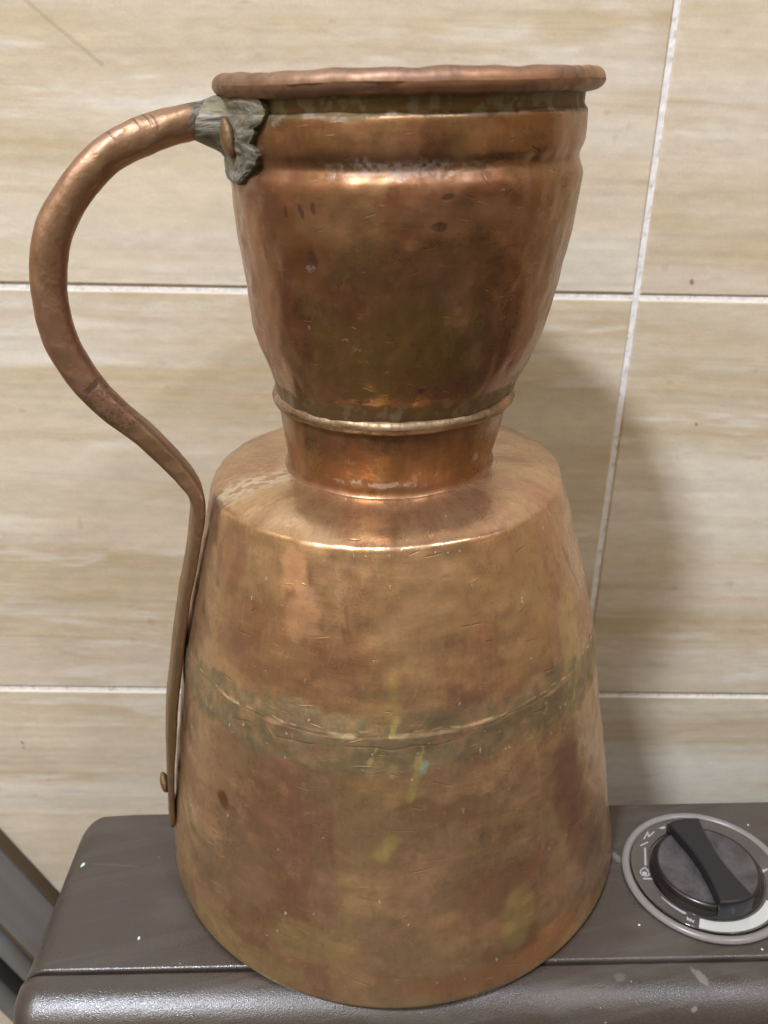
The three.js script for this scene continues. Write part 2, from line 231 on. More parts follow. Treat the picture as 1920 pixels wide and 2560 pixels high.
/* ---------- things at the lower left, beside the heater ---------- */
{
  const dx = 0.43, dy = -0.903, px = -0.903, py = -0.43, ang = Math.atan2(dy, dx);
  const board = group('leaning_board'); board.position.set(-0.3014, -0.2024, -0.1505); board.rotation.z = ang;   // local x along the slope, local -y away from the tiles
  tag(board, 'smooth grey board leaning diagonally against the tiles left of the heater', 'board');
  const bx = (name, y0, y1, z0, z1, m, p) => { const g = new THREE.BoxGeometry(1.1, y1 - y0, z1 - z0); const q = mesh(name, g, m, p); q.position.set(0.18, -(y0 + y1) / 2, (z0 + z1) / 2); return q; };
  const gm = bake(256, 256, true, (u, v, o) => { const a = fbm(u * 8, v * 4, 501, 4); o[0] = 0.12 + 0.06 * a; o[1] = 0.115 + 0.06 * a; o[2] = 0.11 + 0.06 * a; o[3] = 0.5; o[4] = a; o[5] = 0; });
  bx('board', 0.006, 0.056, -0.014, 0, new THREE.MeshStandardMaterial({ map: gm.map, roughness: 0.5 }), board);
  bx('edge_trim', 0.0035, 0.0057, -0.012, -0.003, plain([0.09, 0.06, 0.03], 0.6), board);
  bx('lower_trim', 0.0563, 0.064, -0.03, -0.004, plain([0.11, 0.075, 0.045], 0.6), board);
  const pipe = (name, off, r, m, label, cat, z) => { const g = new THREE.CylinderGeometry(r, r, 1.1, 24); g.rotateZ(Math.PI / 2); const q = mesh(name, g, m); q.position.set(-0.3014 + px * off + dx * 0.18, -0.2024 + py * off + dy * 0.18, z); q.rotation.z = ang; tag(q, label, cat); };
  const pm = plain([0.16, 0.16, 0.15], 0.4);
  pipe('pipe', 0.073, 0.0085, pm, 'pale grey pipe slanting directly below the grey leaning board', 'pipe', -0.154);
  pipe('dark_gap', 0.091, 0.0095, plain([0.012, 0.012, 0.013], 0.5), 'black tube standing in for the shaded gap between two pale pipes at the lower left', 'dark_gap', -0.156);  // black tube added in place of the shadowed gap between the pipes
  pipe('pipe_001', 0.112, 0.0105, pm, 'pale grey pipe slanting below the dark gap, lowest at the left edge', 'pipe', -0.154);
}

/* ---------- the copper jug ---------- */
const jug = group('copper_jug');
tag(jug, 'tall old copper jug with rolled rim and long curved side handle, standing on the heater', 'jug');
const cxOf = h => lerpTab([[0, -0.0012], [0.02, -0.0024], [0.12, -0.0022], [0.15, -0.0014], [0.19, -0.0006], [0.205, -0.0012], [0.222, 0.0006], [0.245, 0.0022], [0.26, 0.0042], [0.292, 0.0062], [0.33, 0.0082], [0.37, 0.0093]], h);
const czOf = h => 0.0045 * (1 - ss(0, 0.07, h));   // the old jug is not quite round about one axis
function smoothProfile(pts, n) {              // [r, h] through a centripetal curve, resampled; returns [r, h, s]
  const cv = new THREE.CatmullRomCurve3(pts.map(p => new THREE.Vector3(p[0], p[1], 0)), false, 'centripetal'); const q = cv.getSpacedPoints(n), out = []; let s = 0;
  q.forEach((p, i) => { if (i) s += p.distanceTo(q[i - 1]); out.push([p.x, p.y, s]); }); return out;
}
function revolve(prof, nA, disp, rows = prof.length - 1) {
  const L = prof[prof.length - 1][2];
  return gridGeo(nA, rows, (u, v) => {
    const k = Math.round(v * rows), [r0, h, s] = prof[k], a = (u - 0.5) * 2 * Math.PI, r = r0 + (disp ? disp(u, h, s, r0) : 0);
    return [cxOf(h) + r * Math.sin(a), h, czOf(h) + r * Math.cos(a), u, s / L];
  }, true);
}
const bodyProf = smoothProfile([[0.1140, 0], [0.1168, 0.0006], [0.1182, 0.0026], [0.1182, 0.0070], [0.1165, 0.0212], [0.1125, 0.05], [0.1085, 0.0766], [0.1042, 0.104], [0.1000, 0.1285], [0.0953, 0.1483], [0.0900, 0.1701], [0.0841, 0.1918], [0.0819, 0.1995], [0.0806, 0.2040], [0.0796, 0.2062], [0.0774, 0.2077], [0.0738, 0.2093], [0.0692, 0.2107], [0.062, 0.2119], [0.055, 0.2124], [0.0500, 0.2127], [0.0455, 0.2129]], 460);
const BL = bodyProf[460][2];
const dents = (u, h, seed, amp) => amp * (0.28 * (vn(u * 96, h * 150, seed + 2, 96) - 0.5) + 1.6 * (fbm(u * 24, h * 40, seed, 2, 24) - 0.5) + 0.55 * (fbm(u * 56, h * 105, seed + 5, 2, 56) - 0.5) + 0.3 * (vn(u * 8, h * 14, seed + 9, 8) - 0.5));
const bodyGeo = revolve(bodyProf, 420, (u, h, s, r) => {
  const seam = 0.133 + 0.0008 * (vn(u * 90, 1, 61, 90) - 0.5);
  let d = dents(u, h, 600, 0.0014) * ss(0, 0.02, h) * (1 + 0.2 * ss(0.198, 0.205, h) - 0.6 * ss(0.207, 0.2105, h));
  if (r > 0.07) d += 0.0006 * (0.15 + 0.85 * ss(0.4, 0.62, vn(u * 64, 7, 78, 64))) * (1 - ss(seam - 0.0012, seam + 0.0004, h)) * ss(seam - 0.03, seam - 0.004, h) + 0.0002 * Math.exp(-Math.pow((h - seam) / 0.006, 2));
  return d;
});
const ell = (a, h, a0, h0, ra, rh, rot = 0) => { const c = Math.cos(rot), s = Math.sin(rot), x = (a - a0) * 0.00175, y = h - h0; const X = (x * c + y * s) / ra, Y = (-x * s + y * c) / rh; return Math.sqrt(X * X + Y * Y); };
const blob = (a, h, a0, h0, ra, rh, rot, n, rag = 0.8, e0 = 0.6, e1 = 1.1) => { const q = ell(a, h, a0, h0, ra, rh, rot); return q > 2.2 ? 0 : 1 - ss(e0, e1, q + rag * (n - 0.5)); };
const segd = (a, h, a0, h0, a1, h1) => { const x = a * 0.00175, X0 = a0 * 0.00175, X1 = a1 * 0.00175, dx = X1 - X0, dy = h1 - h0, t = clamp(((x - X0) * dx + (h - h0) * dy) / (dx * dx + dy * dy)); return Math.hypot(x - X0 - dx * t, h - h0 - dy * t); };
const setc = (o, c, k) => { o[0] = mix(o[0], c[0], k); o[1] = mix(o[1], c[1], k); o[2] = mix(o[2], c[2], k); };
const COP = { red: [0.43, 0.255, 0.160], tan: [0.46, 0.315, 0.185], dark: [0.29, 0.165, 0.100], cleanGlint: [0.80, 0.49, 0.31], green: [0.235, 0.205, 0.125], yellow: [0.52, 0.40, 0.18], white: [0.56, 0.55, 0.58], orange: [0.55, 0.26, 0.125], plum: [0.30, 0.145, 0.105] };
// short scuffs and nicks: one per cell of a grid over the surface (metres), returns 0..1
function scuff(x, y, cw, ch, seed, amount, len, wid) {
  let best = 0; const gx0 = Math.floor(x / cw), gy0 = Math.floor(y / ch);
  for (let i = -1; i <= 1; i++) for (let j = -1; j <= 1; j++) {
    const gx = gx0 + i, gy = gy0 + j; if (lat(gx, gy, seed) > amount) continue;
    const cx = (gx + lat(gx, gy, seed + 1)) * cw, cy = (gy + lat(gx, gy, seed + 2)) * ch, an = (lat(gx, gy, seed + 3) - 0.5) * (lat(gx, gy, seed + 4) > 0.75 ? 3 : 0.9), L = len * (0.3 + lat(gx, gy, seed + 5)), W = wid * (0.5 + lat(gx, gy, seed + 6));
    const c = Math.cos(an), n = Math.sin(an), dx = (x - cx) * c + (y - cy) * n, dy = -(x - cx) * n + (y - cy) * c + dx * dx * 12 * (lat(gx, gy, seed + 7) - 0.5); if (Math.abs(dx) > L) continue;
    const q = (1 - ss(W * 0.4, W, Math.abs(dy))) * (1 - ss(0.5 * L, L, Math.abs(dx))) * (0.3 + 0.7 * lat(gx, gy, seed + 8)); if (q > best) best = q;
  }
  return best;
}
const tableOf = prof => { const n = 2048, T = new Float32Array(n * 2); let k = 0; const L = prof[prof.length - 1][2]; for (let i = 0; i < n; i++) { const s = i / (n - 1) * L; while (k < prof.length - 2 && prof[k + 1][2] < s) k++; const t = (s - prof[k][2]) / (prof[k + 1][2] - prof[k][2]); T[2 * i] = mix(prof[k][0], prof[k + 1][0], t); T[2 * i + 1] = mix(prof[k][1], prof[k + 1][1], t); } return T; };
const bodyT = tableOf(bodyProf);
const bodyTex = bake(2048, 1024, 'x', (u, v, o) => {
  const i = Math.round(v * 2047), r = bodyT[2 * i], h = bodyT[2 * i + 1], s = v * BL, a = (u - 0.5) * 360;
  const n1 = fbm(u * 14, s * 22, 701, 4, 14), n2 = fbm(u * 44, s * 30, 702, 4, 44), n3 = fbm(u * 60, s * 420, 703, 3, 60), n4 = fbm(u * 420, s * 60, 704, 3, 420), n5 = fbm(u * 160, s * 210, 705, 4, 160), n6 = fbm(u * 30, s * 50, 706, 5, 30), gr = vn(u * 1800, s * 2400, 707, 1800);
  setc(o, COP.red, 1); setc(o, COP.tan, ss(0.36, 0.62, n1 * 0.62 + n2 * 0.3 + 0.08 * n4)); setc(o, COP.dark, 0.5 * ss(0.5, 0.7, n6) ); setc(o, COP.plum, 0.28 * ss(0.5, 0.72, fbm(u * 18 + 5, s * 14, 708, 4, 18)));
  setc(o, COP.tan, 0.25 * ss(0.5, 0.75, n4)); setc(o, COP.yellow, 0.35 * ss(0.57, 0.7, fbm(u * 34, s * 9, 709, 4, 34)));
  let ro = 0.29 + 0.20 * (n2 - 0.35) + 0.12 * (n5 - 0.5), bp = 0.5 + 0.12 * (n3 - 0.5) + 0.12 * (n5 - 0.5) + 0.05 * (gr - 0.5);
  const wallPart = 1 - ss(0.203, 0.2065, h), rag = n5;
  const bl = (c, k, a0, h0, ra, rh, rot = 0, rg = 0.9) => setc(o, c, k * blob(a, h, a0, h0, ra, rh, rot, n6 * 0.5 + n5 * 0.5, rg));
  { const wx = u * 26 + 1.6 * (n6 - 0.5), wy = s * 40 + 1.6 * (n5 - 0.5), t1 = fbm(wx, wy, 721, 5, 26), t2 = fbm(u * 90, s * 36, 722, 4, 90), e = ss(0.535, 0.59, t1) * 0.22; setc(o, COP.dark, e); ro += 0.10 * e / 0.22; bp -= 0.05 * e; const f = ss(0.60, 0.64, t2) * 0.3; setc(o, COP.tan, f); ro -= 0.05 * f; const m = ss(0.62, 0.7, fbm(u * 260, s * 330, 723, 3, 260)) * 0.2; setc(o, [0.22, 0.13, 0.08], m); ro += 0.15 * m; const cl = ss(0.66, 0.72, fbm(u * 200, s * 260, 724, 3, 200)) * 0.22; setc(o, [0.60, 0.40, 0.26], cl); }
  // cleaner copper near the shoulder with lamp highlights painted in; stained patches
  bl(COP.cleanGlint, 0.75, -27, 0.194, 0.009, 0.011); bl(COP.cleanGlint, 0.45, -24, 0.178, 0.012, 0.014); bl(COP.tan, 0.8, 19, 0.186, 0.03, 0.018);
  bl(COP.dark, 0.75, -42, 0.166, 0.016, 0.014); bl(COP.dark, 0.55, -10, 0.162, 0.022, 0.010); bl(COP.plum, 0.5, -52, 0.19, 0.014, 0.02); bl(COP.dark, 0.5, -36, 0.15, 0.03, 0.006);
  bl(COP.yellow, 0.6, 55, 0.150, 0.010, 0.022, -0.15); bl(COP.yellow, 0.5, 51, 0.125, 0.007, 0.016, -0.1); bl(COP.tan, 0.6, 38, 0.165, 0.02, 0.03);
  bl(COP.plum, 0.6, 48, 0.080, 0.012, 0.034); bl(COP.plum, 0.3, 24, 0.048, 0.02, 0.02); bl(COP.yellow, 0.5, -20, 0.031, 0.02, 0.012); bl(COP.orange, 0.5, 24, 0.012, 0.045, 0.008); bl(COP.orange, 0.5, 38, 0.013, 0.018, 0.010); bl(COP.dark, 0.7, 29, 0.023, 0.010, 0.008); bl([0.52, 0.25, 0.17], 0.5, 34, 0.055, 0.005, 0.009, -0.5);
  bl(COP.yellow, 0.7, 28.5, 0.033, 0.008, 0.016, -0.2); bl(COP.tan, 0.7, -40, 0.05, 0.03, 0.024); bl(COP.yellow, 0.45, -35, 0.012, 0.035, 0.007);
  setc(o, COP.yellow, 0.4 * (1 - ss(0.004, 0.013, h + 0.012 * (n6 - 0.5))) * ss(0.4, 0.6, n2));
  // soldered seam: a grey green band with ragged borders
  { const tilt = 0.006 * ss(30, 75, Math.abs(a)), top = 0.1405 - tilt * 0.8 + 0.010 * (n6 - 0.5) + 0.006 * (n5 - 0.5), bot = 0.1165 - tilt + 0.012 * (n2 - 0.5) + 0.007 * (n5 - 0.5); const k = ss(bot - 0.0012, bot + 0.0012, h) * (1 - ss(top - 0.0016, top + 0.0016, h)); setc(o, COP.green, k * clamp(0.55 + 1.3 * (n5 - 0.42))); ro = mix(ro, 0.5, k); bp += k * 0.35 * (n5 - 0.5); }
  const sd = h - (0.133 + 0.0012 * (vn(u * 60, 3, 71, 60) - 0.5)), dc = Math.floor(u * 84), df = u * 84 - dc, dl = 0.35 + 0.4 * lat(dc, 1, 72), dash = (lat(dc, 2, 72) > 0.3 ? 1 : 0) * ss(0.5 - dl / 2 - 0.06, 0.5 - dl / 2 + 0.06, df) * (1 - ss(0.5 + dl / 2 - 0.06, 0.5 + dl / 2 + 0.06, df)), dy = 0.0016 * (lat(dc, 3, 72) - 0.5) + 0.0022 * (df - 0.5) * (lat(dc, 4, 72) - 0.35);
  { const k = (1 - ss(0.0002, 0.0007, Math.abs(sd + dy))) * dash * wallPart * 0.6; setc(o, [0.60, 0.48, 0.31], k); ro = mix(ro, 0.32, k); bp += 0.25 * k; const k2 = (1 - ss(0.0002, 0.0008, Math.abs(sd + 0.0012))) * wallPart; setc(o, [0.16, 0.11, 0.06], 0.35 * k2 * n2); bp -= 0.12 * k2; }
  { const z = 0.1265 + 0.004 * (vn(u * 70, 9, 73, 70) - 0.5), k = (1 - ss(0.0002, 0.0006, Math.abs(h - z))) * ss(0.5, 0.6, vn(u * 46, 11, 74, 46)) * wallPart; setc(o, [0.15, 0.10, 0.06], 0.35 * k); bp -= 0.12 * k; }
  // scratches along the turning direction
  { const q = vn(u * 70, s * 700, 75, 70), k = ss(0.94, 0.99, q) * 0.4 * ss(0.45, 0.6, n6); setc(o, [0.6, 0.38, 0.24], k * 0.5); bp += 0.15 * k; const q2 = vn(u * 50 + 7, s * 520, 76, 50), k2 = ss(0.94, 0.99, q2) * 0.35 * ss(0.45, 0.6, n2); setc(o, COP.dark, k2); bp -= 0.12 * k2; }
  { const X = a * 0.00175; const k = scuff(X, s, 0.011, 0.007, 811, 0.2 * ss(0.38, 0.6, n6) + 0.03, 0.0036, 0.00022); setc(o, [0.62, 0.46, 0.32], 0.55 * k); bp += 0.22 * k; const k2 = scuff(X + 0.3, s, 0.013, 0.009, 831, 0.2 * ss(0.38, 0.6, n2) + 0.03, 0.0048, 0.00026); setc(o, [0.20, 0.12, 0.08], 0.5 * k2); bp -= 0.22 * k2; const k3 = scuff(s, X, 0.016, 0.006, 851, 0.5, 0.006, 0.0003); setc(o, [0.27, 0.165, 0.10], 0.3 * k3); const k4 = scuff(s + 0.2, X, 0.02, 0.005, 871, 0.5, 0.008, 0.0005); setc(o, [0.52, 0.37, 0.22], 0.25 * k4); }
  // yellow drips and streaks, turquoise spot, dark drips
  const st = (c, k, w, a0, h0, a1, h1) => { const d = segd(a, h, a0, h0, a1, h1) + 0.0030 * (n5 - 0.5) + 0.0016 * (n4 - 0.5); setc(o, c, k * (1 - ss(w * 0.25, w * 1.15, d)) * clamp(0.2 + 1.3 * (n4 * 0.5 + n5 * 0.5 - 0.15))); };
  st(COP.yellow, 0.7, 0.0045, 0.6, 0.156, 0.6, 0.143); st([0.60, 0.54, 0.20], 0.95, 0.0018, 1.2, 0.1395, -0.2, 0.1325); st([0.60, 0.54, 0.20], 0.8, 0.0014, -3.4, 0.127, -5, 0.121); st([0.60, 0.54, 0.20], 0.8, 0.0019, 7.4, 0.127, 4, 0.104); st([0.60, 0.50, 0.18], 0.95, 0.0042, -0.2, 0.085, -2.2, 0.0775); st(COP.yellow, 0.6, 0.0012, 0, 0.102, -1, 0.085);
  st([0.25, 0.55, 0.52], 0.95, 0.0013, 7.7, 0.1195, 7.1, 0.1165); st(COP.plum, 0.8, 0.0012, -13.4, 0.179, -9.2, 0.157); st(COP.plum, 0.8, 0.0011, -12.2, 0.183, -10.6, 0.170); st(COP.plum, 0.6, 0.0009, -12.6, 0.187, -14.2, 0.176); st([0.26, 0.12, 0.06], 0.85, 0.0018, 60, 0.185, 66, 0.165); st(COP.yellow, 0.5, 0.0016, 37, 0.118, 37, 0.06);
  st(COP.yellow, 0.55, 0.0012, 41.5, 0.128, 37.5, 0.11); st(COP.yellow, 0.6, 0.0014, 60, 0.142, 53, 0.12); 
  setc(o, [0.22, 0.10, 0.03], 0.85 * blob(a, h, -44.3, 0.081, 0.0042, 0.0052, 0.4, n5, 0.5)); setc(o, COP.plum, 0.6 * blob(a, h, -40, 0.079, 0.0045, 0.003, -0.3, n5, 0.8));
  // pale lime specks, denser under the seam and along the shoulder edge
  { const cell = 260, gx = Math.floor(u * cell * 2), gy = Math.floor(s * cell), q = lat(gx, gy, 801); const near = Math.exp(-Math.pow((h - 0.122) / 0.007, 2)) * 0.055 * ss(0.4, 0.55, n2) * 2 + 0.006 + 0.10 * Math.exp(-Math.pow((h - 0.2045) / 0.0016, 2)) * ss(-25, 0, a) * (1 - ss(55, 70, a)); if (q < near) { const cx0 = gx + 0.3 + 0.4 * lat(gx, gy, 802), cy0 = gy + 0.3 + 0.4 * lat(gx, gy, 803), rr = 0.12 + 0.3 * lat(gx, gy, 804); const d = Math.hypot((u * cell * 2 - cx0) * mix(0.7, 1.8, lat(gx, gy, 805)), (s * cell - cy0) * mix(0.9, 2.2, lat(gx, gy, 806))) + 0.5 * (gr - 0.5); const k = (1 - ss(rr * 0.6, rr, d)) * mix(0.4, 1, lat(gx, gy, 807)); setc(o, COP.white, k); ro = mix(ro, 0.6, k); bp += 0.3 * k; } }
  // shoulder disc: cleaner, pinker, pale deposits near the neck and by the handle
  if (h > 0.2035) { const sh = ss(0.2035, 0.207, h); ro = mix(ro, 0.29 + 0.22 * (n2 - 0.5), sh);
    const nearNeck = (1 - ss(0.047, 0.0545, r + 0.008 * (n6 - 0.5))); setc(o, [0.50, 0.42, 0.34], 0.5 * nearNeck * ss(0.42, 0.6, n5)); const dep = (1 - ss(3, 13, Math.abs(a + 66) + 14 * (n5 - 0.5))) * ss(0.38, 0.55, n5); setc(o, [0.62, 0.58, 0.44], 0.75 * dep * sh); setc(o, COP.red, 0.6 * sh * blob(a * 1, h, 58, 0.2075, 0.012, 0.01, 0, n6)); }
  const k3 = ss(0.62, 0.75, n5) * 0.25; setc(o, COP.dark, k3);
  o[0] *= 1.22; o[1] *= 1.22; o[2] *= 1.22;
  o[3] = clamp(ro, 0.18, 0.75); o[4] = clamp(bp); o[5] = 1;
});
const copperMat = (t, bs, extra = {}) => new THREE.MeshPhysicalMaterial({ map: t.map, roughnessMap: t.rm, roughness: 1, metalness: 0.86, bumpMap: t.bump, bumpScale: bs, ...extra });
const bodyMat = copperMat(bodyTex, 0.0006);
mesh('body', bodyGeo, bodyMat, jug);
{ const b = new THREE.CircleGeometry(0.1148, 96); b.rotateX(Math.PI / 2); b.translate(-0.001, 0.0006, 0.0045); mesh('base', b, bodyMat, jug); }

// upper part: neck, ring, cup and rolled rim
const neckProf = smoothProfile([[0.0490, 0.2116], [0.0476, 0.2129], [0.0467, 0.2146], [0.0465, 0.217], [0.0478, 0.2245], [0.0494, 0.2333], [0.0503, 0.2395], [0.0506, 0.2445]], 70);
const cupProf = smoothProfile([[0.0503, 0.2440], [0.0520, 0.2470], [0.0533, 0.2518], [0.0565, 0.2600], [0.0605, 0.2719], [0.0644, 0.2917], [0.0667, 0.3047], [0.0681, 0.3141], [0.0691, 0.3246], [0.0696, 0.3310], [0.0697, 0.3342], [0.0693, 0.3365], [0.0681, 0.3390], [0.0674, 0.3408], [0.0677, 0.3428], [0.0687, 0.3452], [0.0692, 0.3490], [0.0692, 0.3535], [0.0689, 0.3570], [0.0681, 0.3580], [0.0674, 0.3592], [0.0674, 0.3620], [0.0680, 0.3650]], 360);
const NL = neckProf[70][2], CL = cupProf[360][2], neckT = tableOf(neckProf), cupT = tableOf(cupProf);
const upperBase = (u, s, o, S) => {
  const n1 = fbm(u * 12, s * 24, S + 1, 4, 12), n2 = fbm(u * 40, s * 60, S + 2, 4, 40), n3 = fbm(u * 50, s * 420, S + 3, 3, 50), n5 = fbm(u * 130, s * 280, S + 4, 4, 130), n6 = fbm(u * 22, s * 46, S + 5, 5, 22);
  setc(o, [0.29, 0.158, 0.085], 1); setc(o, [0.30, 0.19, 0.092], ss(0.38, 0.6, n1)); setc(o, [0.25, 0.11, 0.068], 0.7 * ss(0.5, 0.66, n6)); setc(o, [0.26, 0.155, 0.06], 0.5 * ss(0.52, 0.68, fbm(u * 16, s * 30, S + 6, 4, 16))); setc(o, [0.43, 0.24, 0.14], 0.4 * ss(0.55, 0.7, n2));
  o[3] = 0.27 + 0.22 * (n2 - 0.4) + 0.1 * (n5 - 0.5); o[4] = 0.5 + 0.15 * (n3 - 0.5) + 0.14 * (n5 - 0.5); o[5] = 1;
  { const t1 = fbm(u * 22 + 1.4 * (n6 - 0.5), s * 46 + 1.4 * (n5 - 0.5), S + 21, 5, 22), e = ss(0.54, 0.575, t1) * 0.35; setc(o, [0.21, 0.115, 0.06], e); o[3] += 0.3 * e; const m = ss(0.62, 0.7, fbm(u * 180, s * 330, S + 22, 3, 180)) * 0.4; setc(o, [0.17, 0.10, 0.06], 0.5 * m); const cl = ss(0.64, 0.72, fbm(u * 150, s * 280, S + 23, 3, 150)) * 0.35; setc(o, [0.46, 0.28, 0.17], 0.4 * cl); }
  return [n2, n5, n6];
};
const neckTex = bake(1024, 256, 'x', (u, v, o) => {
  const i = Math.round(v * 2047), h = neckT[2 * i + 1], s = v * NL, a = (u - 0.5) * 360; const [n2, n5, n6] = upperBase(u, s, o, 900);
  setc(o, [0.33, 0.16, 0.10], 0.4 * (1 - ss(0.214, 0.222, h + 0.006 * (n6 - 0.5))));
  setc(o, [0.28, 0.13, 0.055], 0.7 * (1 - ss(0.0012, 0.0022, segd(a * 0.47, h, -19 * 0.47, 0.238, -9 * 0.47, 0.213) + 0.001 * (n5 - 0.5))));
  const lime = blob(a * 0.47, h, -3, 0.2185 + 0.0006 * Math.sin(a * 0.3), 0.026, 0.0016, -0.03, n5, 1.6); setc(o, COP.white, 0.6 * lime * ss(0.4, 0.56, n5)); o[3] = mix(o[3], 0.65, lime * 0.6);
  setc(o, COP.white, 0.5 * blob(a * 0.47, h, 22, 0.224, 0.003, 0.004, 0.3, n5, 1.4) * ss(0.45, 0.55, n5));
  const g = (1 - ss(-84, -66, a + 26 * (n6 - 0.5))) * ss(-150, -100, a); setc(o, [0.34, 0.29, 0.18], 0.75 * g * ss(0.3, 0.55, n5)); o[3] = mix(o[3], 0.7, g * 0.7);
  setc(o, [0.20, 0.12, 0.06], 0.6 * ss(0.239, 0.2425, h + 0.003 * (n5 - 0.5)));
  o[3] = clamp(o[3], 0.25, 0.8); o[4] = clamp(o[4]);
});
const cupTex = bake(2048, 1024, 'x', (u, v, o) => {
  const i = Math.round(v * 2047), h = cupT[2 * i + 1], s = v * CL, a = (u - 0.5) * 360, A = a * 0.65; const [n2, n5, n6] = upperBase(u, s, o, 950); let ro = o[3], bp = o[4];
  const bl = (c, k, a0, h0, ra, rh, rot = 0, rg = 0.9) => { const q = k * blob(A, h, a0 * 0.65, h0, ra, rh, rot, n6 * 0.5 + n5 * 0.5, rg); setc(o, c, q); return q; };
  bl([0.27, 0.12, 0.072], 0.6, 45, 0.277, 0.02, 0.026); bl([0.28, 0.13, 0.078], 0.5, 33, 0.302, 0.012, 0.02); bl([0.27, 0.17, 0.055], 0.7, -3, 0.275, 0.032, 0.022); bl([0.38, 0.22, 0.13], 0.6, -55, 0.29, 0.012, 0.05); bl([0.36, 0.225, 0.13], 0.5, -22, 0.325, 0.02, 0.011); bl([0.35, 0.21, 0.125], 0.5, 14, 0.326, 0.03, 0.008);
  bl([0.24, 0.11, 0.055], 0.65, -36, 0.312, 0.009, 0.010); bl([0.22, 0.10, 0.06], 0.7, -40, 0.288, 0.008, 0.02, 0.25);
  // dark pits and pale nicks
  for (const [a0, h0, ra, rh, rot] of [[10, 0.3322, 0.0026, 0.0012, 0.15], [7.4, 0.3225, 0.0038, 0.0018, -0.2], [-33, 0.327, 0.0009, 0.0028, 0.3], [-38.5, 0.3265, 0.0008, 0.0025, 0.1], [-29, 0.328, 0.0011, 0.0022, 0], [-30, 0.311, 0.0022, 0.0035, 0.5], [8, 0.262, 0.0022, 0.0016, 0]]) { const q = bl([0.13, 0.075, 0.06], 0.75, a0, h0, ra * 1.1, rh * 1.1, rot, 1.8); bp -= 0.25 * q; }
  for (const [a0, h0, ra, rh, rot] of [[-31.5, 0.3075, 0.0019, 0.0016, 0.6], [-16, 0.279, 0.0016, 0.0012, 0.6], [-20, 0.2825, 0.0018, 0.0007, 0.2], [26, 0.3335, 0.0012, 0.0005, 0], [-34, 0.2855, 0.0006, 0.0009, 0]]) { const q = blob(A, h, a0 * 0.65, h0, ra * 1.15, rh * 1.1, rot, fbm(u * 500, s * 900, 981, 3, 500), 2.2, 0.3, 1.0) * 0.6; setc(o, [0.46, 0.41, 0.43], q); bp += 0.2 * q; ro = mix(ro, 0.5, q); }
  { const X = a * 0.00115; const k = scuff(X, s, 0.010, 0.008, 911, 0.35, 0.0022, 0.0002); setc(o, [0.52, 0.36, 0.25], 0.5 * k); bp += 0.2 * k; const k2 = scuff(X + 0.3, s, 0.010, 0.009, 931, 0.35, 0.0026, 0.0003); setc(o, [0.12, 0.07, 0.05], 0.5 * k2); bp -= 0.2 * k2; }
  // verdigris and grime in the groove, by the lower ring and, with painted-in shade, in the recess under the rim
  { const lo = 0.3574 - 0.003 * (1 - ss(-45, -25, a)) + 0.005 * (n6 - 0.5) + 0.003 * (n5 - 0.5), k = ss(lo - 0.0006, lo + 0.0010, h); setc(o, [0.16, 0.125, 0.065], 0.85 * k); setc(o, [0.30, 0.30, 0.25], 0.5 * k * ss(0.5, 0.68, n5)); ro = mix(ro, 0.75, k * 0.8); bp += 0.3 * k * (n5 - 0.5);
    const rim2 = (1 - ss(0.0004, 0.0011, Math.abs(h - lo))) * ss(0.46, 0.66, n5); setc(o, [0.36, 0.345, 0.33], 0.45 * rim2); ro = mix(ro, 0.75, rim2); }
  { const k = blob(A, h, -4 * 0.65, 0.3414, 0.030, 0.0036, 0, n5, 1.5, 0.3, 1.15) * ss(0.36, 0.6, fbm(u * 300, s * 700, 977, 3, 300) * 0.6 + n5 * 0.4); setc(o, [0.46, 0.43, 0.42], 0.75 * k); ro = mix(ro, 0.75, k * 0.8); const k2 = (1 - ss(0.0008, 0.0022, Math.abs(h - 0.3408) + 0.002 * (n5 - 0.4))); setc(o, [0.20, 0.12, 0.075], 0.5 * k2); }
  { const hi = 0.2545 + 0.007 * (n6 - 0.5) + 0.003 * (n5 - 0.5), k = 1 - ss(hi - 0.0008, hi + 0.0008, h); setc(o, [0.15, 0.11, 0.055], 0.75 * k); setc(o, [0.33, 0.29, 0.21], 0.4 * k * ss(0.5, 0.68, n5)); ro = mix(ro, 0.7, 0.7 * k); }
  { const k = (1 - ss(6, 13, Math.abs(a + 62) + 10 * (n5 - 0.5))) * ss(0.331, 0.336, h); setc(o, [0.40, 0.39, 0.36], 0.55 * k * ss(0.4, 0.56, n5)); ro = mix(ro, 0.7, 0.5 * k); }
  o[3] = clamp(ro, 0.18, 0.85); o[4] = clamp(bp);
});
mesh('neck', revolve(neckProf, 300, (u, h) => dents(u, h, 620, 0.0005)), copperMat(neckTex, 0.0005), jug);
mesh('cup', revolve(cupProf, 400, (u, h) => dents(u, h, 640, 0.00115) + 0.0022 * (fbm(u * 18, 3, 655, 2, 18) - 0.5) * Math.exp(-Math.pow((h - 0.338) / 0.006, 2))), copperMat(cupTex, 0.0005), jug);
{ const inner = cupProf.filter((p, i) => i % 6 === 0).map(p => [p[0] - 0.0013, p[1], p[2]]); mesh('cup_lining', revolve(inner, 120, null), new THREE.MeshStandardMaterial({ color: new THREE.Color().setRGB(0.4, 0.24, 0.14), metalness: 0.8, roughness: 0.5, side: THREE.DoubleSide }), jug); }
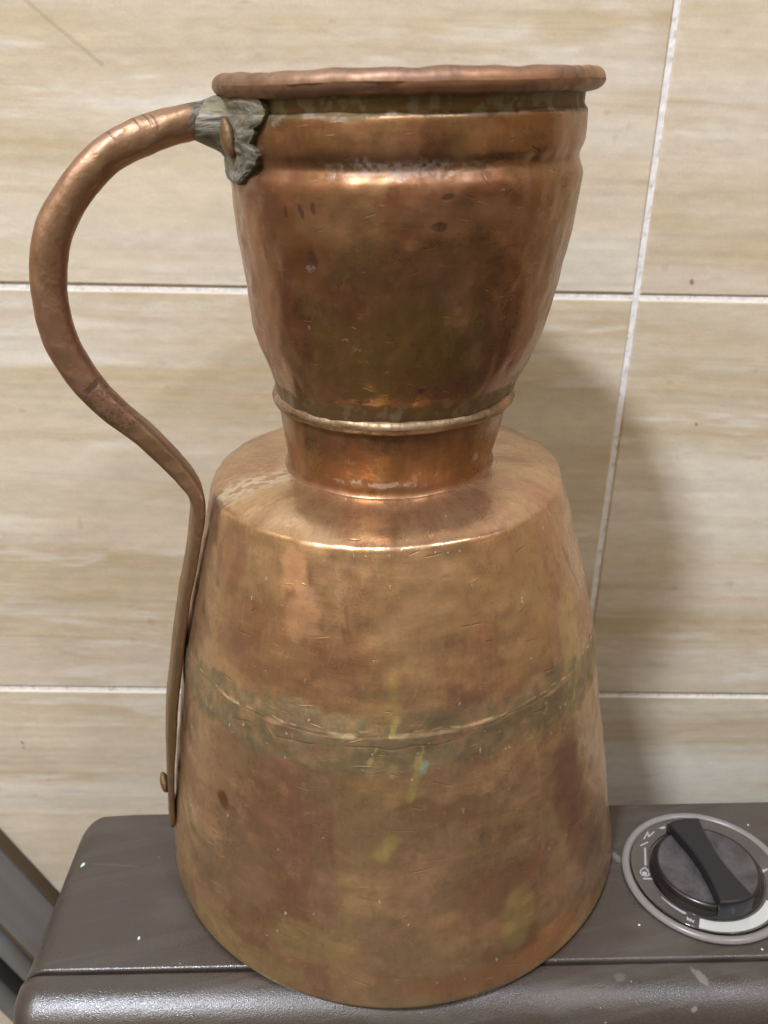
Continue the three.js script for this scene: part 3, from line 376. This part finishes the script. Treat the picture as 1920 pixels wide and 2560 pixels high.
const ringTex = (seed, c0, c1, c2) => bake(1024, 64, 'x', (u, v, o) => { const n = fbm(u * 40, v * 4, seed, 4, 40), m = fbm(u * 200, v * 8, seed + 9, 3, 200), g = fbm(u * 12, v * 2, seed + 4, 3, 12); setc(o, c0, 1); setc(o, c1, ss(0.42, 0.62, n)); setc(o, c2, 0.55 * ss(0.55, 0.68, m)); setc(o, [0.52, 0.28, 0.16], 0.5 * ss(0.5, 0.65, g)); o[3] = 0.52 + 0.25 * (m - 0.4); o[4] = 0.5 + 0.4 * (m - 0.5) + 0.3 * (n - 0.5); o[5] = 1; });
function torus(R0, r, h, seed, amp, ry = r) {
  return gridGeo(320, 28, (u, v) => { const a = (u - 0.5) * 2 * Math.PI, b = v * 2 * Math.PI, k = 1 + amp * (fbm(u * 50, v * 3, seed, 2, 50) - 0.5), RR = R0 + 0.0009 * (fbm(u * 9, 2, seed + 3, 2, 9) - 0.5), hh = h + 0.0010 * (fbm(u * 11, 5, seed + 4, 2, 11) - 0.5); const q = RR + r * k * Math.cos(b); return [cxOf(h) + q * Math.sin(a), hh - ry * k * Math.sin(b), q * Math.cos(a), u, v]; }, true);
}
mesh('neck_ring', torus(0.0508, 0.0027, 0.2448, 31, 0.25, 0.0029), copperMat(ringTex(1001, [0.27, 0.18, 0.105], [0.34, 0.25, 0.16], [0.17, 0.125, 0.07]), 0.0004), jug);
mesh('rim', torus(0.0698, 0.0044, 0.3671, 32, 0.28, 0.0041), copperMat(ringTex(1031, [0.30, 0.185, 0.13], [0.25, 0.16, 0.11], [0.19, 0.13, 0.09]), 0.0003), jug);

// handle: forged bar, round above and a flat strap below, in an upright plane through the axis
{
  const al = -75 * R, E = new THREE.Vector3(Math.sin(al), 0, Math.cos(al)), Nn = new THREE.Vector3(Math.cos(al), 0, -Math.sin(al)), Up = new THREE.Vector3(0, 1, 0);
  const H = [[0.0623, 0.3549, 0.0165], [0.0690, 0.3551, 0.0140], [0.0735, 0.3551, 0.0128], [0.0829, 0.3533, 0.0127], [0.0930, 0.3505, 0.0134], [0.1048, 0.3457, 0.0128], [0.1136, 0.3393, 0.0130], [0.1220, 0.3300, 0.0129], [0.1278, 0.3217, 0.0136], [0.1321, 0.3118, 0.0141], [0.1343, 0.2994, 0.0136], [0.1341, 0.2900, 0.0135], [0.1328, 0.2780, 0.0133], [0.1300, 0.2685, 0.0128], [0.1263, 0.2601, 0.0123], [0.1205, 0.2517, 0.0114], [0.1140, 0.2436, 0.0104], [0.1085, 0.2376, 0.0097], [0.1016, 0.2290, 0.0089], [0.0966, 0.2225, 0.0086], [0.0923, 0.2154, 0.0080], [0.0892, 0.2088, 0.0070], [0.0883, 0.2015, 0.0063], [0.0895, 0.1943, 0.0060], [0.0918, 0.1837, 0.0053], [0.0947, 0.1720, 0.0049], [0.0980, 0.1611, 0.0047], [0.1012, 0.1477, 0.0048], [0.1043, 0.1341, 0.0051], [0.1073, 0.1188, 0.0052], [0.1106, 0.1033, 0.0052], [0.1131, 0.0882, 0.0051], [0.1148, 0.0763, 0.0046], [0.1163, 0.0641, 0.0038], [0.1183, 0.0452, 0.0033], [0.1206, 0.0256, 0.0032]];
  const cv = new THREE.CatmullRomCurve3(H.map(p => new THREE.Vector3(p[0], p[1], p[2] * 3)), false, 'centripetal'), M = 260, P = cv.getSpacedPoints(M), nr = 40;
  const geo = gridGeo(nr, M, (u, v) => {
    const k = Math.round(v * M), p = P[k], q0 = P[Math.max(0, k - 1)], q1 = P[Math.min(M, k + 1)], tx = q1.x - q0.x, ty = q1.y - q0.y, tl = Math.hypot(tx, ty), nx = -ty / tl, ny = tx / tl;   // in-plane normal
    const flat = ss(0.36, 0.62, v), e = mix(2.15, 4.2, ss(0.30, 0.5, v)), th = u * 2 * Math.PI, c = Math.cos(th), s = Math.sin(th);
    let w = p.z / 3 / 2, d = mix(0.0060, 0.0088, flat) * mix(1.05, 1, ss(0, 0.1, v)); const cap = v === 0 || v === 1 ? 0.02 : 1; w *= cap; d *= cap;
    const sx = Math.sign(c) * Math.pow(Math.abs(c), 2 / e), sy = Math.sign(s) * Math.pow(Math.abs(s), 2 / e), bump = 1 + 0.17 * (fbm(v * 30 + 0.8 * c, 5 + 1.2 * s, 1101, 2) - 0.5) + 0.06 * (fbm(v * 80 + c, 9 + 1.6 * s, 1103, 2) - 0.5);
    const wob = 0.0008 * (vn(v * 16, 3, 1104) - 0.5), a = sx * w * bump + wob, b = sy * d * bump + 0.0012 * (vn(v * 9, 8, 1105) - 0.5) * flat, x = p.x + nx * a, y = p.y + ny * a;
    return [E.x * x + Nn.x * b, y, E.z * x + Nn.z * b, u, v];
  }, true);
  const Lh = cv.getLength();
  const t = bake(256, 2048, 'x', (u, v, o) => {
    const s = v * 0.42, n1 = fbm(u * 4, s * 30, 1201, 4, 4), n2 = fbm(u * 10, s * 160, 1202, 4, 10), n3 = fbm(u * 24, s * 420, 1203, 3, 24), low = ss(0.40, 0.62, v + 0.06 * (n1 - 0.5));
    setc(o, [0.33, 0.205, 0.14], 1); setc(o, [0.30, 0.19, 0.115], ss(0.4, 0.6, n1)); setc(o, [0.27, 0.155, 0.095], 0.55 * ss(0.52, 0.66, n2)); setc(o, [0.27, 0.18, 0.105], 0.75 * low); setc(o, [0.21, 0.155, 0.08], 0.6 * low * ss(0.45, 0.6, n2));
    let ro = 0.48 + 0.24 * (n2 - 0.4), bp = 0.5 + 0.25 * (n2 - 0.5) + 0.25 * (n3 - 0.5);
    const g = 1 - ss(0.036, 0.046, v + 0.012 * (n3 - 0.5) + 0.012 * (n2 - 0.5)); setc(o, [0.13, 0.125, 0.105], 0.95 * g); setc(o, [0.26, 0.26, 0.235], 0.7 * g * ss(0.5, 0.62, n3)); ro = mix(ro, 0.8, g); bp += g * 0.5 * (n3 - 0.5);
    // corroded dark patch and a nick on the lower bend
    const pit = (1 - ss(0.02, 0.045, Math.abs(v - 0.405) + 0.03 * (n1 - 0.5))) * ss(0.46, 0.66, fbm(u * 60, s * 900, 1206, 4, 60)) * ss(0.55, 0.75, Math.cos((u - 0.28) * 6.283) * 0.5 + 0.5); setc(o, [0.085, 0.062, 0.048], 0.6 * pit); bp -= 0.05 * pit; ro = mix(ro, 0.65, pit);
    const nick = (1 - ss(0.002, 0.004, Math.abs(v - 0.372 + 0.01 * (u - 0.25)))) * ss(0.8, 0.95, Math.cos((u - 0.3) * 6.283)); setc(o, [0.11, 0.075, 0.07], 0.8 * nick); bp -= 0.15 * nick;
    for (const [v0, u0] of [[0.093, 0.1], [0.083, 0.1], [0.078, 0.15], [0.118, 0.1]]) { const k = (1 - ss(0.0006, 0.0016, Math.abs(v - v0 + 0.006 * Math.sin(u * 9)))) * ss(0.75, 0.9, Math.cos((u - u0) * 6.283)); setc(o, [0.14, 0.08, 0.06], 0.6 * k); bp -= 0.2 * k; }
    o[3] = clamp(ro, 0.27, 0.85); o[4] = clamp(bp); o[5] = 1;
  });
  mesh('handle', geo, copperMat(t, 0.0006), jug);
  // soldered leaf plate that joins the handle to the cup, its ragged edge proud of the cup wall
  const pl = bake(512, 512, false, (u, v, o) => { const a = fbm(u * 14, v * 18, 1301, 5), b = fbm(u * 40, v * 26, 1302, 4), f = fbm(u * 30 + v * 20, v * 8 - u * 6, 1303, 3); setc(o, [0.115, 0.11, 0.09], 1); setc(o, [0.25, 0.255, 0.235], ss(0.42, 0.66, a * 0.6 + b * 0.4)); setc(o, [0.17, 0.15, 0.09], 0.8 * ss(0.52, 0.66, b)); setc(o, [0.24, 0.21, 0.12], 0.5 * ss(0.6, 0.8, v) * ss(0.4, 0.6, f)); o[3] = 0.6 + 0.2 * (b - 0.5); o[4] = clamp(0.5 + 0.7 * (a - 0.5) + 0.5 * (b - 0.5)); o[5] = 0.5; });
  const plateMat = new THREE.MeshPhysicalMaterial({ map: pl.map, roughnessMap: pl.rm, roughness: 1, metalness: 0.35, bumpMap: pl.bump, bumpScale: 0.0006 });
  const RT = [[0.3345, -59.2], [0.3375, -56.0], [0.3420, -50.5], [0.3448, -48.6], [0.3463, -49.3], [0.3486, -52.0], [0.3514, -49.3], [0.3535, -49.8], [0.3553, -46.5], [0.3565, -45.0], [0.3591, -44.4], [0.3615, -46.6], [0.3640, -49]], LT = [[0.3345, -62], [0.338, -76], [0.343, -90], [0.35, -100], [0.357, -103], [0.364, -104]];
  const nu = 60, nv = 90, h0 = 0.3345, h1 = 0.3640, ha = 0.3550, aa = -77;
  const cupR = h => { let k = 0; while (k < 359 && cupProf[k + 1][1] < h) k++; return cupProf[k][0]; };
  const surf = (a, h, off) => { const r = Math.max(cupR(h), 0.0684) + off; return [cxOf(h) + r * Math.sin(a * R), h, r * Math.cos(a * R)]; };
  const plateGeo = gridGeo(nu, nv, (u, v) => {
    const h = mix(h0, h1, v), jag = 2.4 * (fbm(h * 420, 1, 1401, 2) - 0.5); const aL = lerpTab(LT, h), aR = lerpTab(RT, h) + jag * ss(0, 0.1, v), a = mix(aL, aR, u), x = (a - aa) * 0.00122, y = h - ha, d = Math.hypot(x, y);
    const edge = Math.min(u, 1 - u), flare = 0.0125 * Math.pow(1 - ss(0.0035, 0.0135, d), 1.4);
    const off = 0.0030 + flare + 0.0013 * (fbm(u * 9, v * 12, 1402, 4) - 0.5) * ss(0, 0.1, edge) - 0.0008 * (1 - ss(0, 0.06, Math.min(edge, v, 1 - v)));
    return [...surf(a, h, off), u, v];
  });
  const wallR = gridGeo(2, nv, (u, v) => { const h = mix(h0, h1, v), jag = 2.4 * (fbm(h * 420, 1, 1401, 2) - 0.5), a = lerpTab(RT, h) + jag * ss(0, 0.1, v); const y = h - ha, d = Math.hypot((a - aa) * 0.00122, y); return [...surf(a - 0.6 * u, h, mix(0.0022 + 0.0125 * Math.pow(1 - ss(0.0035, 0.0135, d), 1.4), -0.001, u)), 1, v]; });
  const wallL = gridGeo(2, nv, (u, v) => { const h = mix(h0, h1, v), a = lerpTab(LT, h); return [...surf(a + 0.6 * (1 - u), h, mix(-0.001, 0.0022, u)), 0, v]; });
  const edgeB = gridGeo(nu, 2, (u, v) => { const a = mix(LT[0][1], RT[0][1], u); return [...surf(a, h0, mix(-0.001, 0.0022, v)), u, 0]; });
  const edgeT = gridGeo(nu, 2, (u, v) => { const a = mix(LT[5][1], RT[12][1] + 2.4 * (fbm(h1 * 420, 1, 1401, 2) - 0.5), u), d = Math.hypot((a - aa) * 0.00122, h1 - ha); return [...surf(a, h1, mix(0.0022 + 0.0125 * Math.pow(1 - ss(0.0035, 0.0135, d), 1.4), -0.001, v)), u, 1]; });
  const pm = mesh('handle_plate', mergeGeometries([plateGeo, wallR, wallL, edgeB, edgeT]), plateMat, jug);
  pm.userData.label = 'ragged grey green soldered plate joining the handle to the cup';
  // rivets: one bulging from the plate, one flat head near the strap's lower end
  const bump = (name, r, sc, pos, rot) => { const g = new THREE.SphereGeometry(r, 28, 20); const p = g.attributes.position; for (let i = 0; i < p.count; i++) { const k = 1 + 0.22 * (fbm(p.getX(i) * 500 + 9, p.getY(i) * 400 + p.getZ(i) * 300, 1501, 3) - 0.5); p.setXYZ(i, p.getX(i) * sc[0] * k, p.getY(i) * sc[1] * k, p.getZ(i) * sc[2] * k); } g.computeVertexNormals(); const m = mesh(name, g, copperMat(t, 0.0004), jug); m.position.set(...pos); m.rotation.set(...rot); return m; };
  { const a = -63 * R, r = 0.0735; bump('rivet', 0.0034, [0.75, 2.0, 1.15], [0.0090 + r * Math.sin(a), 0.3500, r * Math.cos(a)], [0, a + Math.PI / 2, 0.12]); }
  { const x = 0.1212, y = 0.0499; bump('rivet', 0.0040, [0.55, 1.4, 1.2], [E.x * x, y, E.z * x], [0, al + Math.PI / 2, 0.08]); }
}
renderer.setSize(768, 1024);
renderer.render(scene, camera);
